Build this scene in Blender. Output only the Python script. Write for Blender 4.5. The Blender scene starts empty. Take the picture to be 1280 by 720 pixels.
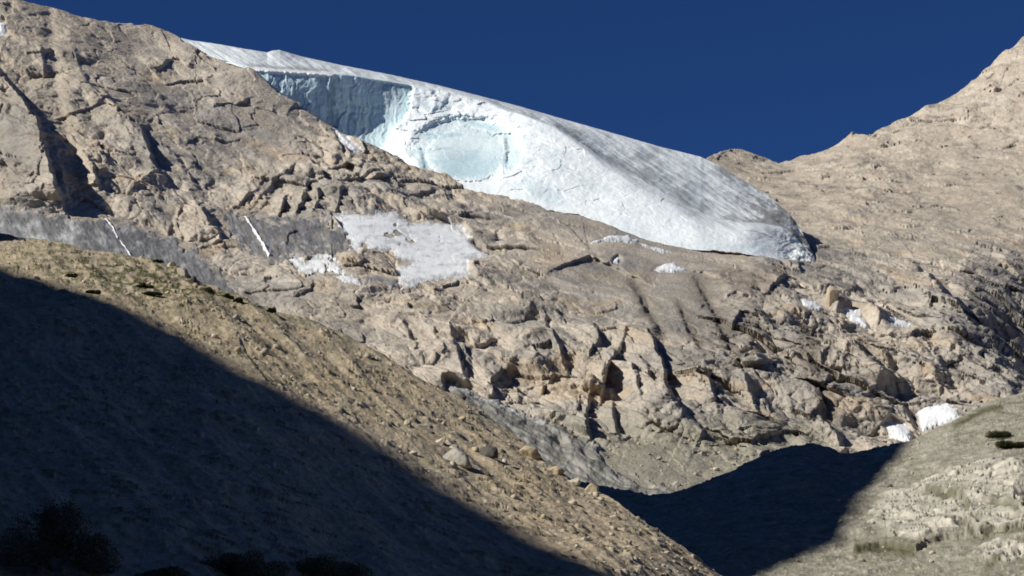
import bpy, math, random
import numpy as np

# ---------------------------------------------------------------- camera
PITCH = math.radians(15.0)
HFOV = math.radians(26.0)
FPX = 640.0 / math.tan(HFOV / 2)          # focal length in photo pixels
CAMZ = 1.7
sc = bpy.context.scene
COL = sc.collection
cd = bpy.data.cameras.new("camera")
cd.sensor_width = 36.0
cd.lens = 18.0 / math.tan(HFOV / 2)
cd.clip_start, cd.clip_end = 0.5, 30000.0
cam = bpy.data.objects.new("camera", cd)
cam.location = (0, 0, CAMZ)
cam.rotation_euler = (math.pi / 2 + PITCH, 0, 0)
COL.objects.link(cam)
sc.camera = cam

# ---------------------------------------------------------------- light
SUN_EL = math.radians(34.0)
FX, FY = 0.90, 0.436                       # horizontal travel of the sunlight
_n = math.hypot(FX, FY); FX /= _n; FY /= _n
SUN = np.array([-FX * math.cos(SUN_EL), -FY * math.cos(SUN_EL), math.sin(SUN_EL)])
w = bpy.data.worlds.new("World"); sc.world = w; w.use_nodes = True
nt = w.node_tree
bg = nt.nodes["Background"]
sky = nt.nodes.new("ShaderNodeTexSky")
sky.sky_type = 'NISHITA'; sky.sun_disc = False
sky.sun_elevation = SUN_EL
sky.sun_rotation = math.atan2(SUN[0], SUN[1])
sky.altitude = 3000.0; sky.air_density = 0.3; sky.dust_density = 0.0; sky.ozone_density = 3.0
hs = nt.nodes.new("ShaderNodeMix"); hs.data_type = 'RGBA'; hs.blend_type = 'MULTIPLY'
hs.inputs[0].default_value = 1.0
hs.inputs[7].default_value = (0.92, 1.72, 2.62, 1)
nt.links.new(sky.outputs[0], hs.inputs[6])
nt.links.new(hs.outputs[2], bg.inputs[0])
bg.inputs[1].default_value = 0.05
sd_ = bpy.data.lights.new("sun", 'SUN')
sd_.energy = 5.0; sd_.angle = math.radians(0.5); sd_.color = (1.0, 0.965, 0.895)
sun = bpy.data.objects.new("sun", sd_)
from mathutils import Vector
sun.rotation_euler = Vector(SUN).to_track_quat('Z', 'Y').to_euler()
sun.location = (-400, -200, 600)
COL.objects.link(sun)
sc.view_settings.view_transform = 'Standard'
sc.view_settings.look = 'None'
sc.view_settings.gamma = 1.0
sc.view_settings.use_curve_mapping = False
sc.view_settings.exposure = 0.0
sc.cycles.filter_width = 1.7
sc.cycles.max_bounces = 6

random.seed(4)
RNG = np.random.default_rng(11)

# ---------------------------------------------------------------- numpy noise
def _h(ix, iy, s):
    n = (ix.astype(np.int64) * 374761393 + iy.astype(np.int64) * 668265263 + s * 974634777) & 0x7fffffff
    n = ((n ^ (n >> 13)) * 1274126177) & 0x7fffffff
    return ((n ^ (n >> 16)) & 0xffffff) / float(0x1000000)

def pnoise(x, y, s=0):
    ix = np.floor(x); iy = np.floor(y); fx = x - ix; fy = y - iy
    ux = fx * fx * fx * (fx * (fx * 6 - 15) + 10); uy = fy * fy * fy * (fy * (fy * 6 - 15) + 10)
    def g(i, j):
        a = _h(ix + i, iy + j, s) * 2 * math.pi
        return np.cos(a) * (fx - i) + np.sin(a) * (fy - j)
    a = g(0, 0); b = g(1, 0); c = g(0, 1); d = g(1, 1)
    return 1.5 * ((a + (b - a) * ux) * (1 - uy) + (c + (d - c) * ux) * uy)

def fbm(x, y, s=0, o=5, gain=0.5):
    r = 0; a = 1.0; t = 0
    for k in range(o):
        r = r + a * pnoise(x * 2 ** k + 17.3 * k, y * 2 ** k - 9.1 * k, s + k); t += a; a *= gain
    return r / t

def ridged(x, y, s=0, o=4, gain=0.5):
    r = 0; a = 1.0; t = 0
    for k in range(o):
        r = r + a * (1 - 2 * np.abs(pnoise(x * 2 ** k + 7.7 * k, y * 2 ** k + 3.1 * k, s + k))); t += a; a *= gain
    return r / t

def facet(x, y, s=0, tilt=1.0, step=0.4):
    """Voronoi cells, each a randomly tilted plane: fractured rock. returns height, cell random, edge distance"""
    ix = np.floor(x); iy = np.floor(y)
    d1 = np.full(x.shape, 9.0); d2 = np.full(x.shape, 9.0)
    h = np.zeros(x.shape); rc = np.zeros(x.shape)
    for i in (-1, 0, 1):
        for j in (-1, 0, 1):
            cx = ix + i; cy = iy + j
            jx = _h(cx, cy, s + 1); jy = _h(cx, cy, s + 2)
            dx = x - (cx + jx); dy = y - (cy + jy)
            d = dx * dx + dy * dy
            r = _h(cx, cy, s + 3); t1 = _h(cx, cy, s + 4) - 0.5; t2 = _h(cx, cy, s + 5) - 0.5
            hh = tilt * 1.7 * (t1 * dx + t2 * dy) + (r - 0.5) * step
            m = d < d1
            d2 = np.where(m, d1, np.minimum(d2, d))
            d1 = np.where(m, d, d1); h = np.where(m, hh, h); rc = np.where(m, r, rc)
    return h, rc, np.sqrt(d2) - np.sqrt(d1)

def sstep(a, b, x):
    t = np.clip((x - a) / (b - a), 0, 1); return t * t * (3 - 2 * t)

class TPS:
    def __init__(self, pts):
        p = np.array(pts, float); self.c = p[:, :2] / 100.0; n = len(p)
        K = self._k(np.linalg.norm(self.c[:, None] - self.c[None], axis=2)) + np.eye(n) * 0.02
        A = np.zeros((n + 3, n + 3)); A[:n, :n] = K
        A[:n, n] = 1; A[:n, n + 1:] = self.c; A[n, :n] = 1; A[n + 1:, :n] = self.c.T
        self.w = np.linalg.solve(A, np.concatenate([p[:, 2], [0, 0, 0]]))
    def _k(self, r): return np.where(r > 1e-9, r * r * np.log(np.maximum(r, 1e-9)), 0)
    def __call__(self, u, v):
        u = np.asarray(u, float) / 100; v = np.asarray(v, float) / 100
        r = self.w[-3] + self.w[-2] * u + self.w[-1] * v
        for i in range(len(self.c)):
            r = r + self.w[i] * self._k(np.hypot(u - self.c[i, 0], v - self.c[i, 1]))
        return r

CP, SP = math.cos(PITCH), math.sin(PITCH)
def ray(u, v):
    """direction (scaled so that its y is 1) towards a point of the valley seen at photo bearing u, v"""
    cx = (u - 640.0) / FPX; cy = (360.0 - v) / FPX
    y = CP - cy * SP; z = SP + cy * CP
    return cx / y, z / y

def place(u, v, Y):
    rx, rz = ray(u, v)
    return np.stack([rx * Y, Y + 0 * rx, CAMZ + rz * Y], axis=-1)

def unit(a): return a / np.maximum(np.linalg.norm(a, axis=-1, keepdims=True), 1e-9)

def lineval(pts):
    p = np.array(pts, float)
    return lambda u: np.interp(u, p[:, 0], p[:, 1])

def seg_dist(u, v, poly, closed=False):
    """distance to a polyline, signed side of nearest segment, parameter 0..1"""
    p = np.array(poly, float)
    if closed: p = np.vstack([p, p[:1]])
    L = np.linalg.norm(np.diff(p, axis=0), axis=1); cum = np.concatenate([[0], np.cumsum(L)])
    best = np.full(u.shape, 1e9); side = np.zeros(u.shape); tt = np.zeros(u.shape)
    for i in range(len(p) - 1):
        d = p[i + 1] - p[i]; ll = max(L[i], 1e-6)
        ox = u - p[i, 0]; oy = v - p[i, 1]
        t = np.clip((ox * d[0] + oy * d[1]) / ll ** 2, 0, 1)
        ex = ox - t * d[0]; ey = oy - t * d[1]
        dd = np.hypot(ex, ey); m = dd < best
        best = np.where(m, dd, best)
        side = np.where(m, (d[0] * oy - d[1] * ox) / ll, side)
        tt = np.where(m, (cum[i] + t * L[i]) / cum[-1], tt)
    return best, side, tt

def poly_sd(u, v, poly):
    """signed distance in photo pixels, positive inside"""
    p = np.array(poly, float)
    d, _, _ = seg_dist(u, v, poly, True)
    ins = np.zeros(u.shape, bool); n = len(p)
    for i in range(n):
        x1, y1 = p[i]; x2, y2 = p[(i + 1) % n]
        if y1 == y2: continue
        c = ((y1 > v) != (y2 > v)) & (u < (x2 - x1) * (v - y1) / (y2 - y1) + x1)
        ins ^= c
    return np.where(ins, d, -d)

# ---------------------------------------------------------------- blender helpers
def tag(o, label=None, cat=None, group=None, kind=None):
    if label: o["label"] = label
    if cat: o["category"] = cat
    if group: o["group"] = group
    if kind: o["kind"] = kind
    return o

def raw_mesh(name, verts, faces_flat, fsize, mat, col=None, parent=None, smooth=True, keep_place=False):
    me = bpy.data.meshes.new(name)
    nf = len(faces_flat) // fsize
    me.vertices.add(len(verts)); me.vertices.foreach_set("co", np.asarray(verts, np.float32).ravel())
    me.loops.add(len(faces_flat)); me.loops.foreach_set("vertex_index", np.asarray(faces_flat, np.int32))
    me.polygons.add(nf)
    me.polygons.foreach_set("loop_start", np.arange(0, nf * fsize, fsize, dtype=np.int32))
    me.polygons.foreach_set("loop_total", np.full(nf, fsize, np.int32))
    if smooth: me.polygons.foreach_set("use_smooth", np.ones(nf, bool))
    if col is not None:
        a = me.attributes.new("tint", 'FLOAT_COLOR', 'POINT')
        c4 = np.ones((len(verts), 4), np.float32); c4[:, :3] = col
        a.data.foreach_set("color", c4.ravel())
    me.update(calc_edges=True); me.validate()
    if mat: me.materials.append(mat)
    o = bpy.data.objects.new(name, me); COL.objects.link(o)
    if parent:
        o.parent = parent
        if keep_place: o.location = -parent.location
    return o

def grid_faces(R, C, keep=None):
    idx = np.arange(R * C).reshape(R, C)
    f = np.stack([idx[:-1, :-1], idx[1:, :-1], idx[1:, 1:], idx[:-1, 1:]], -1).reshape(-1, 4)
    if keep is not None:
        f = f[keep.reshape(-1)]
    return f

def grid_obj(name, P, mat, col=None, keep=None, parent=None):
    R, C = P.shape[:2]
    f = grid_faces(R, C, keep)
    V = P.reshape(-1, 3); c = None if col is None else col.reshape(-1, 3)
    if keep is not None:
        used, inv = np.unique(f.ravel(), return_inverse=True)
        V = V[used]; f = inv.reshape(-1, 4)
        if c is not None: c = c[used]
    return raw_mesh(name, V, f.ravel(), 4, mat, c, parent, keep_place=True)

def empty(name, loc, label, cat, group=None):
    o = bpy.data.objects.new(name, None); o.location = loc; o.empty_display_size = 1.0
    COL.objects.link(o); tag(o, label, cat, group); return o

def material(name, fine=0.8, bump=0.5, bdist=0.4, rough=0.95, amp=0.35, tint=None, spec=0.2, sss=0.0, bscale=None):
    m = bpy.data.materials.new(name); m.use_nodes = True
    t = m.node_tree; b = t.nodes["Principled BSDF"]
    b.inputs["Roughness"].default_value = rough
    b.inputs["Specular IOR Level"].default_value = spec
    geo = t.nodes.new("ShaderNodeNewGeometry")
    if tint is None:
        a = t.nodes.new("ShaderNodeAttribute"); a.attribute_name = "tint"; src = a.outputs["Color"]
    else:
        a = t.nodes.new("ShaderNodeRGB"); a.outputs[0].default_value = (*tint, 1); src = a.outputs[0]
    def noise(scale, det):
        n = t.nodes.new("ShaderNodeTexNoise"); n.inputs["Scale"].default_value = scale
        n.inputs["Detail"].default_value = det; n.inputs["Roughness"].default_value = 0.65
        t.links.new(geo.outputs["Position"], n.inputs["Vector"]); return n
    n1 = noise(fine, 6); n2 = noise(fine * 0.13, 4)
    add = t.nodes.new("ShaderNodeMath"); add.operation = 'ADD'
    t.links.new(n1.outputs[0], add.inputs[0]); t.links.new(n2.outputs[0], add.inputs[1])
    mr = t.nodes.new("ShaderNodeMapRange")
    mr.inputs[1].default_value = 0.6; mr.inputs[2].default_value = 1.4
    mr.inputs[3].default_value = 1 - amp; mr.inputs[4].default_value = 1 + amp
    t.links.new(add.outputs[0], mr.inputs[0])
    vm = t.nodes.new("ShaderNodeVectorMath"); vm.operation = 'SCALE'
    t.links.new(src, vm.inputs[0]); t.links.new(mr.outputs[0], vm.inputs[3])
    t.links.new(vm.outputs[0], b.inputs["Base Color"])
    if bump > 0:
        n3 = noise(bscale or fine * 1.3, 8)
        bp = t.nodes.new("ShaderNodeBump"); bp.inputs["Strength"].default_value = bump
        bp.inputs["Distance"].default_value = bdist
        t.links.new(n3.outputs[0], bp.inputs["Height"]); t.links.new(bp.outputs[0], b.inputs["Normal"])
    return m

M_ROCK = material("limestone", 0.7, 0.75, 0.9, amp=0.22)
M_HILL = material("scree_soil", 2.2, 0.8, 0.22, amp=0.3)
M_SNOW = material("old_snow", 0.5, 0.35, 0.4, rough=0.7, amp=0.05, spec=0.3)
M_ICE = material("glacier_ice", 0.5, 0.35, 0.5, rough=0.6, amp=0.10, spec=0.3)
M_DIRTY = material("dirty_ice", 0.6, 0.3, 0.3, rough=0.75, amp=0.15, spec=0.3)
M_STONE = material("stone", 2.0, 0.6, 0.2, amp=0.25)
M_LEAF = material("shrub_leaves", 3.0, 0.0, 0.1, amp=0.4)
M_BARK = material("bark", 6.0, 0.5, 0.05, amp=0.3, tint=(0.10, 0.075, 0.05))

# ---------------------------------------------------------------- outlines read off the photograph
LCREST = lineval([(-260, 255), (-100, 280), (0, 294), (69, 305), (132, 317), (187, 327), (222, 336), (250, 352), (288, 366), (333, 385),
                  (400, 405), (440, 425), (478, 445), (523, 473), (572, 497), (598, 512), (630, 535), (660, 558), (680, 578), (719, 608),
                  (746, 615), (789, 643), (828, 670), (874, 701), (903, 720), (1000, 790), (1100, 870)])
RCREST = lineval([(380, 640), (500, 580), (600, 558), (650, 566), (680, 580), (720, 601), (746, 606), (757, 608), (790, 614), (812, 619), (847, 615), (880, 602),
                  (900, 594), (920, 586), (951, 570), (970, 562), (990, 557), (1017, 554), (1035, 559), (1052, 566), (1068, 566), (1107, 557),
                  (1136, 551), (1149, 545), (1175, 533), (1200, 522), (1231, 505), (1280, 489), (1400, 440), (1560, 380)])
GSKY = lineval([(225, 47), (237, 50), (272, 55), (300, 60), (334, 65.5), (341, 63), (350, 62.5), (375, 70), (425, 81), (487, 93), (550, 107), (612, 123), (650, 133),
                (705, 149), (765, 166), (824, 183), (876, 196), (900, 208), (928, 225), (952, 239), (972, 254), (988, 268), (1001, 286), (1011, 306), (1022, 328)])
GRIM = lineval([(225, 51), (237, 56), (266, 74), (290, 79), (316, 85), (409, 91), (441, 94), (487, 102), (519, 107), (566, 114), (612, 128), (637, 139), (653, 143),
                (695, 159), (719, 175), (754, 201), (789, 220), (824, 237), (858, 258), (893, 274), (928, 279), (955, 280), (978, 284), (998, 300), (1022, 328.5)])
GBOT = lineval([(225, 53), (237, 57), (266, 75), (290, 80), (316, 89), (347, 117), (378, 136), (416, 158), (444, 177), (466, 185), (500, 201), (525, 214), (550, 222), (581, 236),
                (600, 242), (644, 251), (685, 263), (723, 268), (765, 284), (817, 304), (858, 312), (910, 314), (945, 320), (973, 328), (1015, 329), (1022, 329.5)])
ROCKSKY = lineval([(-260, -90), (-60, -28), (19, 0), (62, 9), (100, 20), (125, 27), (153, 29), (187, 33), (219, 46), (237, 54), (272, 63)])
SADDLE = lineval([(860, 215), (880, 199), (901, 190), (925, 188), (950, 195), (974, 203), (981, 201), (1029, 188), (1040, 181), (1067, 170), (1088, 172),
                  (1123, 151), (1165, 131), (1210, 105), (1245, 72), (1279, 47), (1340, 5), (1560, -90)])

# ---------------------------------------------------------------- mountain
MT = TPS([(-260, 300, 740), (0, 300, 770), (0, 250, 800), (0, 120, 890), (0, 0, 990), (-260, -90, 1000), (-260, 120, 870), (100, 150, 880), (110, 22, 1010),
          (200, 300, 800), (200, 200, 870), (219, 46, 1040), (300, 340, 780), (300, 250, 860), (300, 150, 945), (300, 82, 1000),
          (450, 420, 720), (450, 330, 790), (450, 270, 855), (316, 89, 992), (416, 158, 975), (466, 183, 968), (525, 214, 958), (600, 242, 948), (685, 263, 938),
          (765, 284, 928), (858, 312, 920), (945, 319, 925), (1015, 328, 940), (600, 480, 690), (600, 380, 770), (600, 300, 860), (750, 540, 660), (750, 450, 735), (750, 350, 830),
          (900, 560, 660), (900, 440, 750), (900, 350, 855), (880, 200, 1330), (980, 205, 1380), (1050, 560, 690), (1050, 450, 775), (1050, 360, 880), (1050, 280, 1090),
          (1030, 190, 1390), (1150, 540, 720), (1150, 400, 850), (1150, 320, 990), (1150, 230, 1250), (1150, 140, 1430), (1280, 500, 760), (1200, 395, 862), (1230, 470, 795), (1292, 470, 850), (1288, 385, 950), (1280, 310, 1060),
          (1280, 200, 1290), (1280, 50, 1480), (1560, 500, 770), (1560, 300, 1040), (1560, -80, 1560), (700, 640, 590), (950, 640, 600), (1200, 640, 650), (450, 540, 620), (100, 420, 690), (100, 560, 590), (450, 660, 545), (1560, 700, 640)])
GT = TPS([(225, 51, 1050), (266, 74, 1020), (316, 86, 996), (316, 92, 995), (360, 90, 1001), (416, 92, 1009), (416, 158, 1009), (466, 100, 1018), (470, 186, 1006),
          (505, 107, 1025), (510, 150, 1013), (525, 214, 966), (560, 160, 1010), (560, 115, 1032), (600, 242, 951), (600, 190, 990), (612, 130, 1028), (650, 252, 945), (653, 145, 1015),
          (650, 200, 975), (700, 266, 940), (700, 210, 968), (700, 162, 1004), (765, 284, 931), (760, 240, 956), (760, 206, 978), (817, 304, 924), (820, 270, 942), (824, 238, 962),
          (858, 312, 922), (870, 285, 936), (880, 268, 952), (945, 320, 927), (940, 300, 938), (962, 284, 955), (1015, 329, 942), (1010, 305, 962)])

DYX = np.arange(215, 1040, 1.0)
_k = np.hanning(61); _k /= _k.sum()
DYV = np.convolve(np.pad(np.interp(DYX, [225, 300, 400, 500, 650, 720, 800, 880, 950, 1000, 1022], [12, 45, 75, 80, 85, 92, 105, 115, 85, 25, 2]), 30, mode='edge'), _k, mode='valid')
def gdepth(u, v):
    rim = GRIM(u); skyl = GSKY(u)
    yc = GT(u, np.maximum(v, rim))
    sf = np.interp(u, [225, 690, 780, 900, 1022], [.5, .5, 3, 7, 2])
    rr = np.where(rim - v > 25 * sf, rim - v, sf * np.log1p(np.exp(np.clip((rim - v) / sf, -30, 30))))
    top = np.clip(rr / np.maximum(rim - skyl, 0.5), 0, 3)
    dY = np.interp(u, DYX, DYV)
    return yc + dY * top * np.where(v < rim, 1, sstep(22, 4, v - rim))

# right-facing rock steps and ledges: (path, height m, fade px, [softness px]); the raised side is on the left of a downward path
SC = [([(-10, 80), (8, 98), (32, 122), (48, 150), (58, 195), (78, 248)], 13, 50), ([(160, 150), (176, 158), (186, 182), (196, 205), (204, 214)], 7, 26),
      ([(108, 195), (116, 210), (124, 232)], 5, 14), ([(52, 60), (56, 75), (58, 92)], 3, 14), ([(242, 86), (218, 75), (195, 86)], 4, 26), ([(312, 124), (290, 128), (265, 136)], 3, 20),
      ([(72, 190), (80, 215), (88, 250)], 3, 16), ([(130, 110), (142, 130), (150, 150)], 2.5, 20), ([(92, 55), (100, 80), (118, 118)], 2.5, 22),
      ([(455, 212), (435, 205), (414, 214)], 6, 22), ([(386, 226), (380, 246), (371, 270)], 6, 22), ([(358, 246), (353, 258), (348, 270)], 5, 15), ([(246, 250), (256, 264), (268, 282)], 6, 20),
      ([(490, 224), (440, 228), (404, 224)], 4, 18), ([(270, 280), (275, 292), (278, 304)], 5, 20), ([(205, 180), (222, 200), (250, 238)], 3, 30), ([(400, 240), (396, 255), (392, 268)], 4, 12),
      ([(430, 236), (424, 250), (420, 262)], 3, 14), ([(545, 238), (520, 244), (490, 244)], 3, 14), ([(330, 225), (318, 240), (296, 258)], 2.5, 18), ([(372, 205), (350, 222), (322, 250)], 3, 20),
      ([(812, 356), (790, 345), (762, 328), (738, 322), (712, 328), (692, 340)], 4.5, 22), ([(566, 422), (574, 446), (583, 474)], 6, 30), ([(684, 402), (697, 432), (713, 466)], 4.5, 26),
      ([(775, 436), (764, 455), (757, 475), (752, 494)], 11, 36), ([(812, 420), (828, 448), (834, 478), (848, 508)], 11, 34), ([(738, 404), (746, 416), (752, 428)], 4, 14),
      ([(795, 440), (808, 455), (820, 478)], 4, 14), ([(786, 452), (794, 475), (800, 500)], 3.5, 14),
      ([(866, 346), (888, 384), (905, 420), (924, 458)], 2.2, 30), ([(846, 384), (860, 410), (876, 438)], 1.5, 22), ([(788, 356), (805, 384), (826, 416)], 2.0, 26), ([(975, 420), (948, 398), (926, 392), (914, 410)], 4, 16),
      ([(960, 456), (932, 460), (908, 440)], 6, 24), ([(1034, 378), (1002, 352), (985, 345), (964, 360)], 8, 22), ([(1150, 336), (1188, 372), (1225, 412), (1258, 446), (1300, 482)], 14, 46),
      ([(1262, 366), (1230, 346), (1196, 336)], 8, 22), ([(1300, 360), (1270, 342), (1246, 324)], 7, 22), ([(1060, 424), (1086, 450), (1114, 474)], 9, 30), ([(1046, 494), (1020, 480), (992, 470)], 7, 22),
      ([(1174, 390), (1190, 404), (1210, 420)], 6, 18), ([(1224, 462), (1245, 474), (1274, 494)], 5, 18), ([(1212, 434), (1230, 446), (1254, 458)], 4, 12), ([(1028, 520), (1040, 540), (1062, 564)], 6, 22),
      ([(738, 494), (733, 520), (738, 544)], 5, 18), ([(766, 502), (768, 520), (774, 540)], 5, 20), ([(852, 514), (862, 528), (884, 540)], 6, 24), ([(620, 470), (632, 490), (640, 505)], 3, 18),
      ([(690, 470), (684, 480), (678, 492)], 4, 14), ([(930, 472), (940, 490), (950, 515)], 4, 20), ([(885, 470), (893, 488), (896, 505)], 5, 18), ([(1098, 440), (1112, 455), (1128, 480)], 3.5, 14),
      ([(990, 410), (1010, 425), (1040, 438)], 4, 18), ([(1010, 448), (1022, 460), (1040, 470)], 4, 16), ([(1120, 488), (1130, 505), (1142, 528)], 5, 20), ([(1158, 430), (1172, 448), (1184, 470)], 4, 18),
      ([(1160, 372), (1164, 380), (1172, 388)], 3, 12), ([(640, 360), (650, 375), (668, 392)], 2.5, 18), ([(596, 390), (606, 404), (616, 420)], 2, 18), ([(500, 400), (512, 415), (520, 432)], 2, 18),
      ([(540, 410), (552, 428), (560, 446)], 2, 16), ([(1056, 466), (1040, 462), (1020, 450)], 4, 14), ([(1120, 424), (1100, 420), (1082, 412)], 5, 12), ([(1070, 408), (1052, 404), (1036, 392)], 4, 12),
      ([(905, 350), (880, 338), (860, 340)], 3, 12), ([(960, 346), (935, 338), (905, 344)], 3, 12), ([(940, 372), (920, 366), (905, 372)], 3, 12), ([(1240, 470), (1215, 455), (1190, 450)], 3, 12)]
GULLY = [([(60, 20), (66, 60), (70, 110), (85, 160)], 3, 8), ([(872, 350), (895, 390), (925, 458)], 2.5, 7), ([(795, 352), (810, 385), (826, 416)], 2.5, 7), ([(850, 380), (865, 415), (878, 440)], 1.5, 5),
         ([(640, 470), (660, 440), (690, 415)], 3, 8), ([(560, 440), (590, 420), (600, 400)], 1.5, 6), ([(1150, 340), (1195, 380), (1256, 444)], 3, 8), ([(700, 340), (722, 334), (745, 333), (790, 346)], 3.5, 8), ([(424, 208), (440, 209)], 5, 7), ([(60, 130), (80, 180), (100, 235)], 7, 16)]
LUMP = [(250, 278, 34, 24, 5), (735, 465, 22, 28, 5), (300, 245, 40, 16, 3), (610, 480, 24, 22, 3), (700, 505, 26, 24, 4), (640, 450, 50, 40, 4), (820, 520, 34, 22, 4),
        (945, 520, 40, 26, 4), (1075, 500, 44, 40, 6), (1150, 470, 30, 40, 4), (1000, 400, 30, 20, 3), (30, 180, 26, 50, 5), (925, 195, 38, 10, 5), (540, 262, 40, 14, 3), (740, 385, 70, 30, 4)]
SMOOTH = []   # polygons where ice sheets lie and the rock below is even

P_LEFTICE = [(-120, 250), (0, 255), (52, 266), (90, 273), (132, 273), (167, 283), (201, 292), (243, 312), (264, 331), (298, 360), (300, 400), (-120, 400)]
P_SLAB = [(268, 272), (300, 268), (340, 270), (400, 267), (432, 290), (440, 312), (420, 326), (392, 320), (355, 326), (340, 334), (318, 322), (296, 305), (284, 290)]
P_FIELD = [(414, 270), (437, 265), (451, 270), (471, 266), (496, 265), (506, 270), (510, 279), (530, 277), (558, 279), (579, 285), (590, 303), (607, 317), (609, 322), (586, 327), (586, 338), (591, 346),
           (558, 350), (530, 353), (510, 360), (499, 355), (497, 334), (513, 329), (496, 324), (487, 313), (464, 313), (454, 306), (447, 317), (437, 313), (437, 299), (425, 286)]
P_RAG = [(357, 325), (371, 322), (381, 329), (395, 320), (419, 322), (430, 341), (451, 345), (452, 357), (433, 355), (416, 345), (395, 341), (381, 343)]
P_TONGUE = [(556, 479), (590, 488), (629, 504), (668, 522), (703, 532), (730, 546), (750, 558), (760, 574), (775, 588), (812, 601), (847, 607), (850, 640), (760, 660), (690, 640), (620, 580), (560, 510)]
SP_ = [("tilted white snow patch in the rock just left of the ochre boulder", [(1001, 377), (1010, 374), (1020, 378), (1030, 386), (1026, 391), (1014, 389), (1004, 384)]),
       ("slanting white snow patch in the rock just right of the ochre boulder", [(1056, 388), (1064, 386), (1076, 394), (1086, 405), (1084, 411), (1076, 409), (1066, 401), (1058, 395)]),
       ("rightmost flat white snow patch of the three in a row on the dark cliff", [(1108, 402), (1118, 400), (1132, 402), (1142, 406), (1138, 412), (1126, 412), (1114, 409)]),
       ("wide white snow patch at the cliff foot where the right hill crest begins", [(1145, 514), (1157, 508), (1184, 504), (1198, 512), (1199, 526), (1173, 532), (1153, 540)]),
       ("thin triangular snow patch just above the shadowed hill, beside the wide one", [(1105, 533), (1114, 526), (1130, 530), (1142, 542), (1138, 556), (1120, 550), (1112, 543)]),
       ("off-white snow patch on the rock ledge below the glacier's middle", [(816, 338), (828, 331), (842, 328), (852, 334), (862, 339), (846, 341), (828, 342)]),
       ("pale snow wedge on the rock rib below the blue ice wall", [(416, 160), (427, 166), (457, 192), (440, 192), (426, 179)]),
       ("small white snow spot on the cliff at the left photo edge", [(-6, 28), (4, 29), (10, 40), (7, 48), (-4, 46)]),
       ("crumbled pale snow strip right at the glacier's lower edge", [(738, 304), (758, 295), (782, 294), (800, 301), (786, 304), (765, 302)]),
       ("small bright snow dot beside the dark rock overhang", [(767, 324), (773, 321), (777, 326), (773, 331), (767, 330)]),
       ("thin snow strip on the ledge above the off-white snow patch", [(800, 304), (830, 311), (842, 317), (830, 317), (808, 310)])]
SMOOTH = [(p_, 11 if 'ochre' in l_ or 'rightmost' in l_ else 4) for l_, p_ in SP_] + [(P_LEFTICE, 10), (P_SLAB, 12), (P_FIELD, 6), (P_RAG, 4), (P_TONGUE, 5)]

AMP = TPS([(-260, 100, 1.2), (0, 150, 1.0), (100, 100, .65), (150, 200, 1.0), (200, 60, .5), (300, 120, .5), (350, 180, .42), (400, 230, 1.2), (520, 240, .9), (600, 270, .8), (480, 400, .8), (420, 370, .7), (560, 400, .85),
           (650, 340, .7), (700, 400, .8), (750, 460, 1.2), (820, 380, .3), (870, 400, .35), (720, 375, .45), (860, 470, 1.3), (600, 470, 1.0), (700, 510, 1.1), (850, 560, .45), (760, 560, .5), (930, 500, 1.1), (950, 400, 1.1), (1000, 340, .8), (1100, 300, .6),
           (1060, 260, .6), (1150, 250, .45), (1200, 200, .45), (1250, 120, .9), (1100, 190, .7), (1000, 230, .5), (930, 195, .6), (1230, 270, .3), (1280, 320, .8), (1250, 400, 1.4), (1100, 420, 1.3), (1180, 480, 1.2), (1000, 500, 1.2), (1280, 480, 1.2),
           (1560, 300, .8), (1560, 0, .5), (450, 520, .5), (100, 420, .5), (900, 640, .4), (1250, 640, .6)])

def feature_disp(U, V):
    d = np.zeros(U.shape)
    nz = 5.0 * fbm(U / 22, V / 22, 901, 4) ; nz2 = 3.0 * fbm(U / 9, V / 9, 921, 3)
    for f in SC:
        poly, h, wd = f[0], f[1], f[2]
        p = np.array(poly, float); pad = wd * 3 + 12
        m = (U > p[:, 0].min() - pad) & (U < p[:, 0].max() + pad) & (V > p[:, 1].min() - pad) & (V < p[:, 1].max() + pad)
        if not m.any(): continue
        dist, side, t = seg_dist(U[m], V[m], poly)
        s = side + nz[m] * 0.8 + nz2[m] * (.75 if abs(p[-1, 1] - p[0, 1]) > abs(p[-1, 0] - p[0, 0]) else .3)
        # beyond the ends of the path the step dies out
        endd = np.sqrt(np.maximum(dist ** 2 - side ** 2, 0))
        k = np.exp(-np.maximum(s, 0) / wd) * sstep(-2.6, 2.6, s) * np.exp(-(endd / (0.35 * wd + 3)) ** 2) * np.clip(np.minimum(t, 1 - t) * 5 + 0.35, 0, 1)
        d[m] += h * k * (2.2 if h >= 6 and p[:, 0].max() < 260 else 1.6)
    for poly, h, wd in GULLY:
        p = np.array(poly, float); pad = wd * 3 + 8
        m = (U > p[:, 0].min() - pad) & (U < p[:, 0].max() + pad) & (V > p[:, 1].min() - pad) & (V < p[:, 1].max() + pad)
        if not m.any(): continue
        dist, side, t = seg_dist(U[m], V[m], poly)
        d[m] -= h * np.exp(-((dist + 0.5 * nz2[m]) / wd) ** 2)
    for cx, cy, rx, ry, h in LUMP:
        r2 = ((U - cx + nz) / rx) ** 2 + ((V - cy + nz2) / ry) ** 2
        d += h * np.sqrt(np.clip(1 - r2, 0, 1))
    return d

def smooth_mask(U, V):
    k = np.zeros(U.shape)
    for poly, wd in SMOOTH:
        k = np.maximum(k, sstep(-wd, wd * 0.6, poly_sd(U, V, poly)))
    return k

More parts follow.
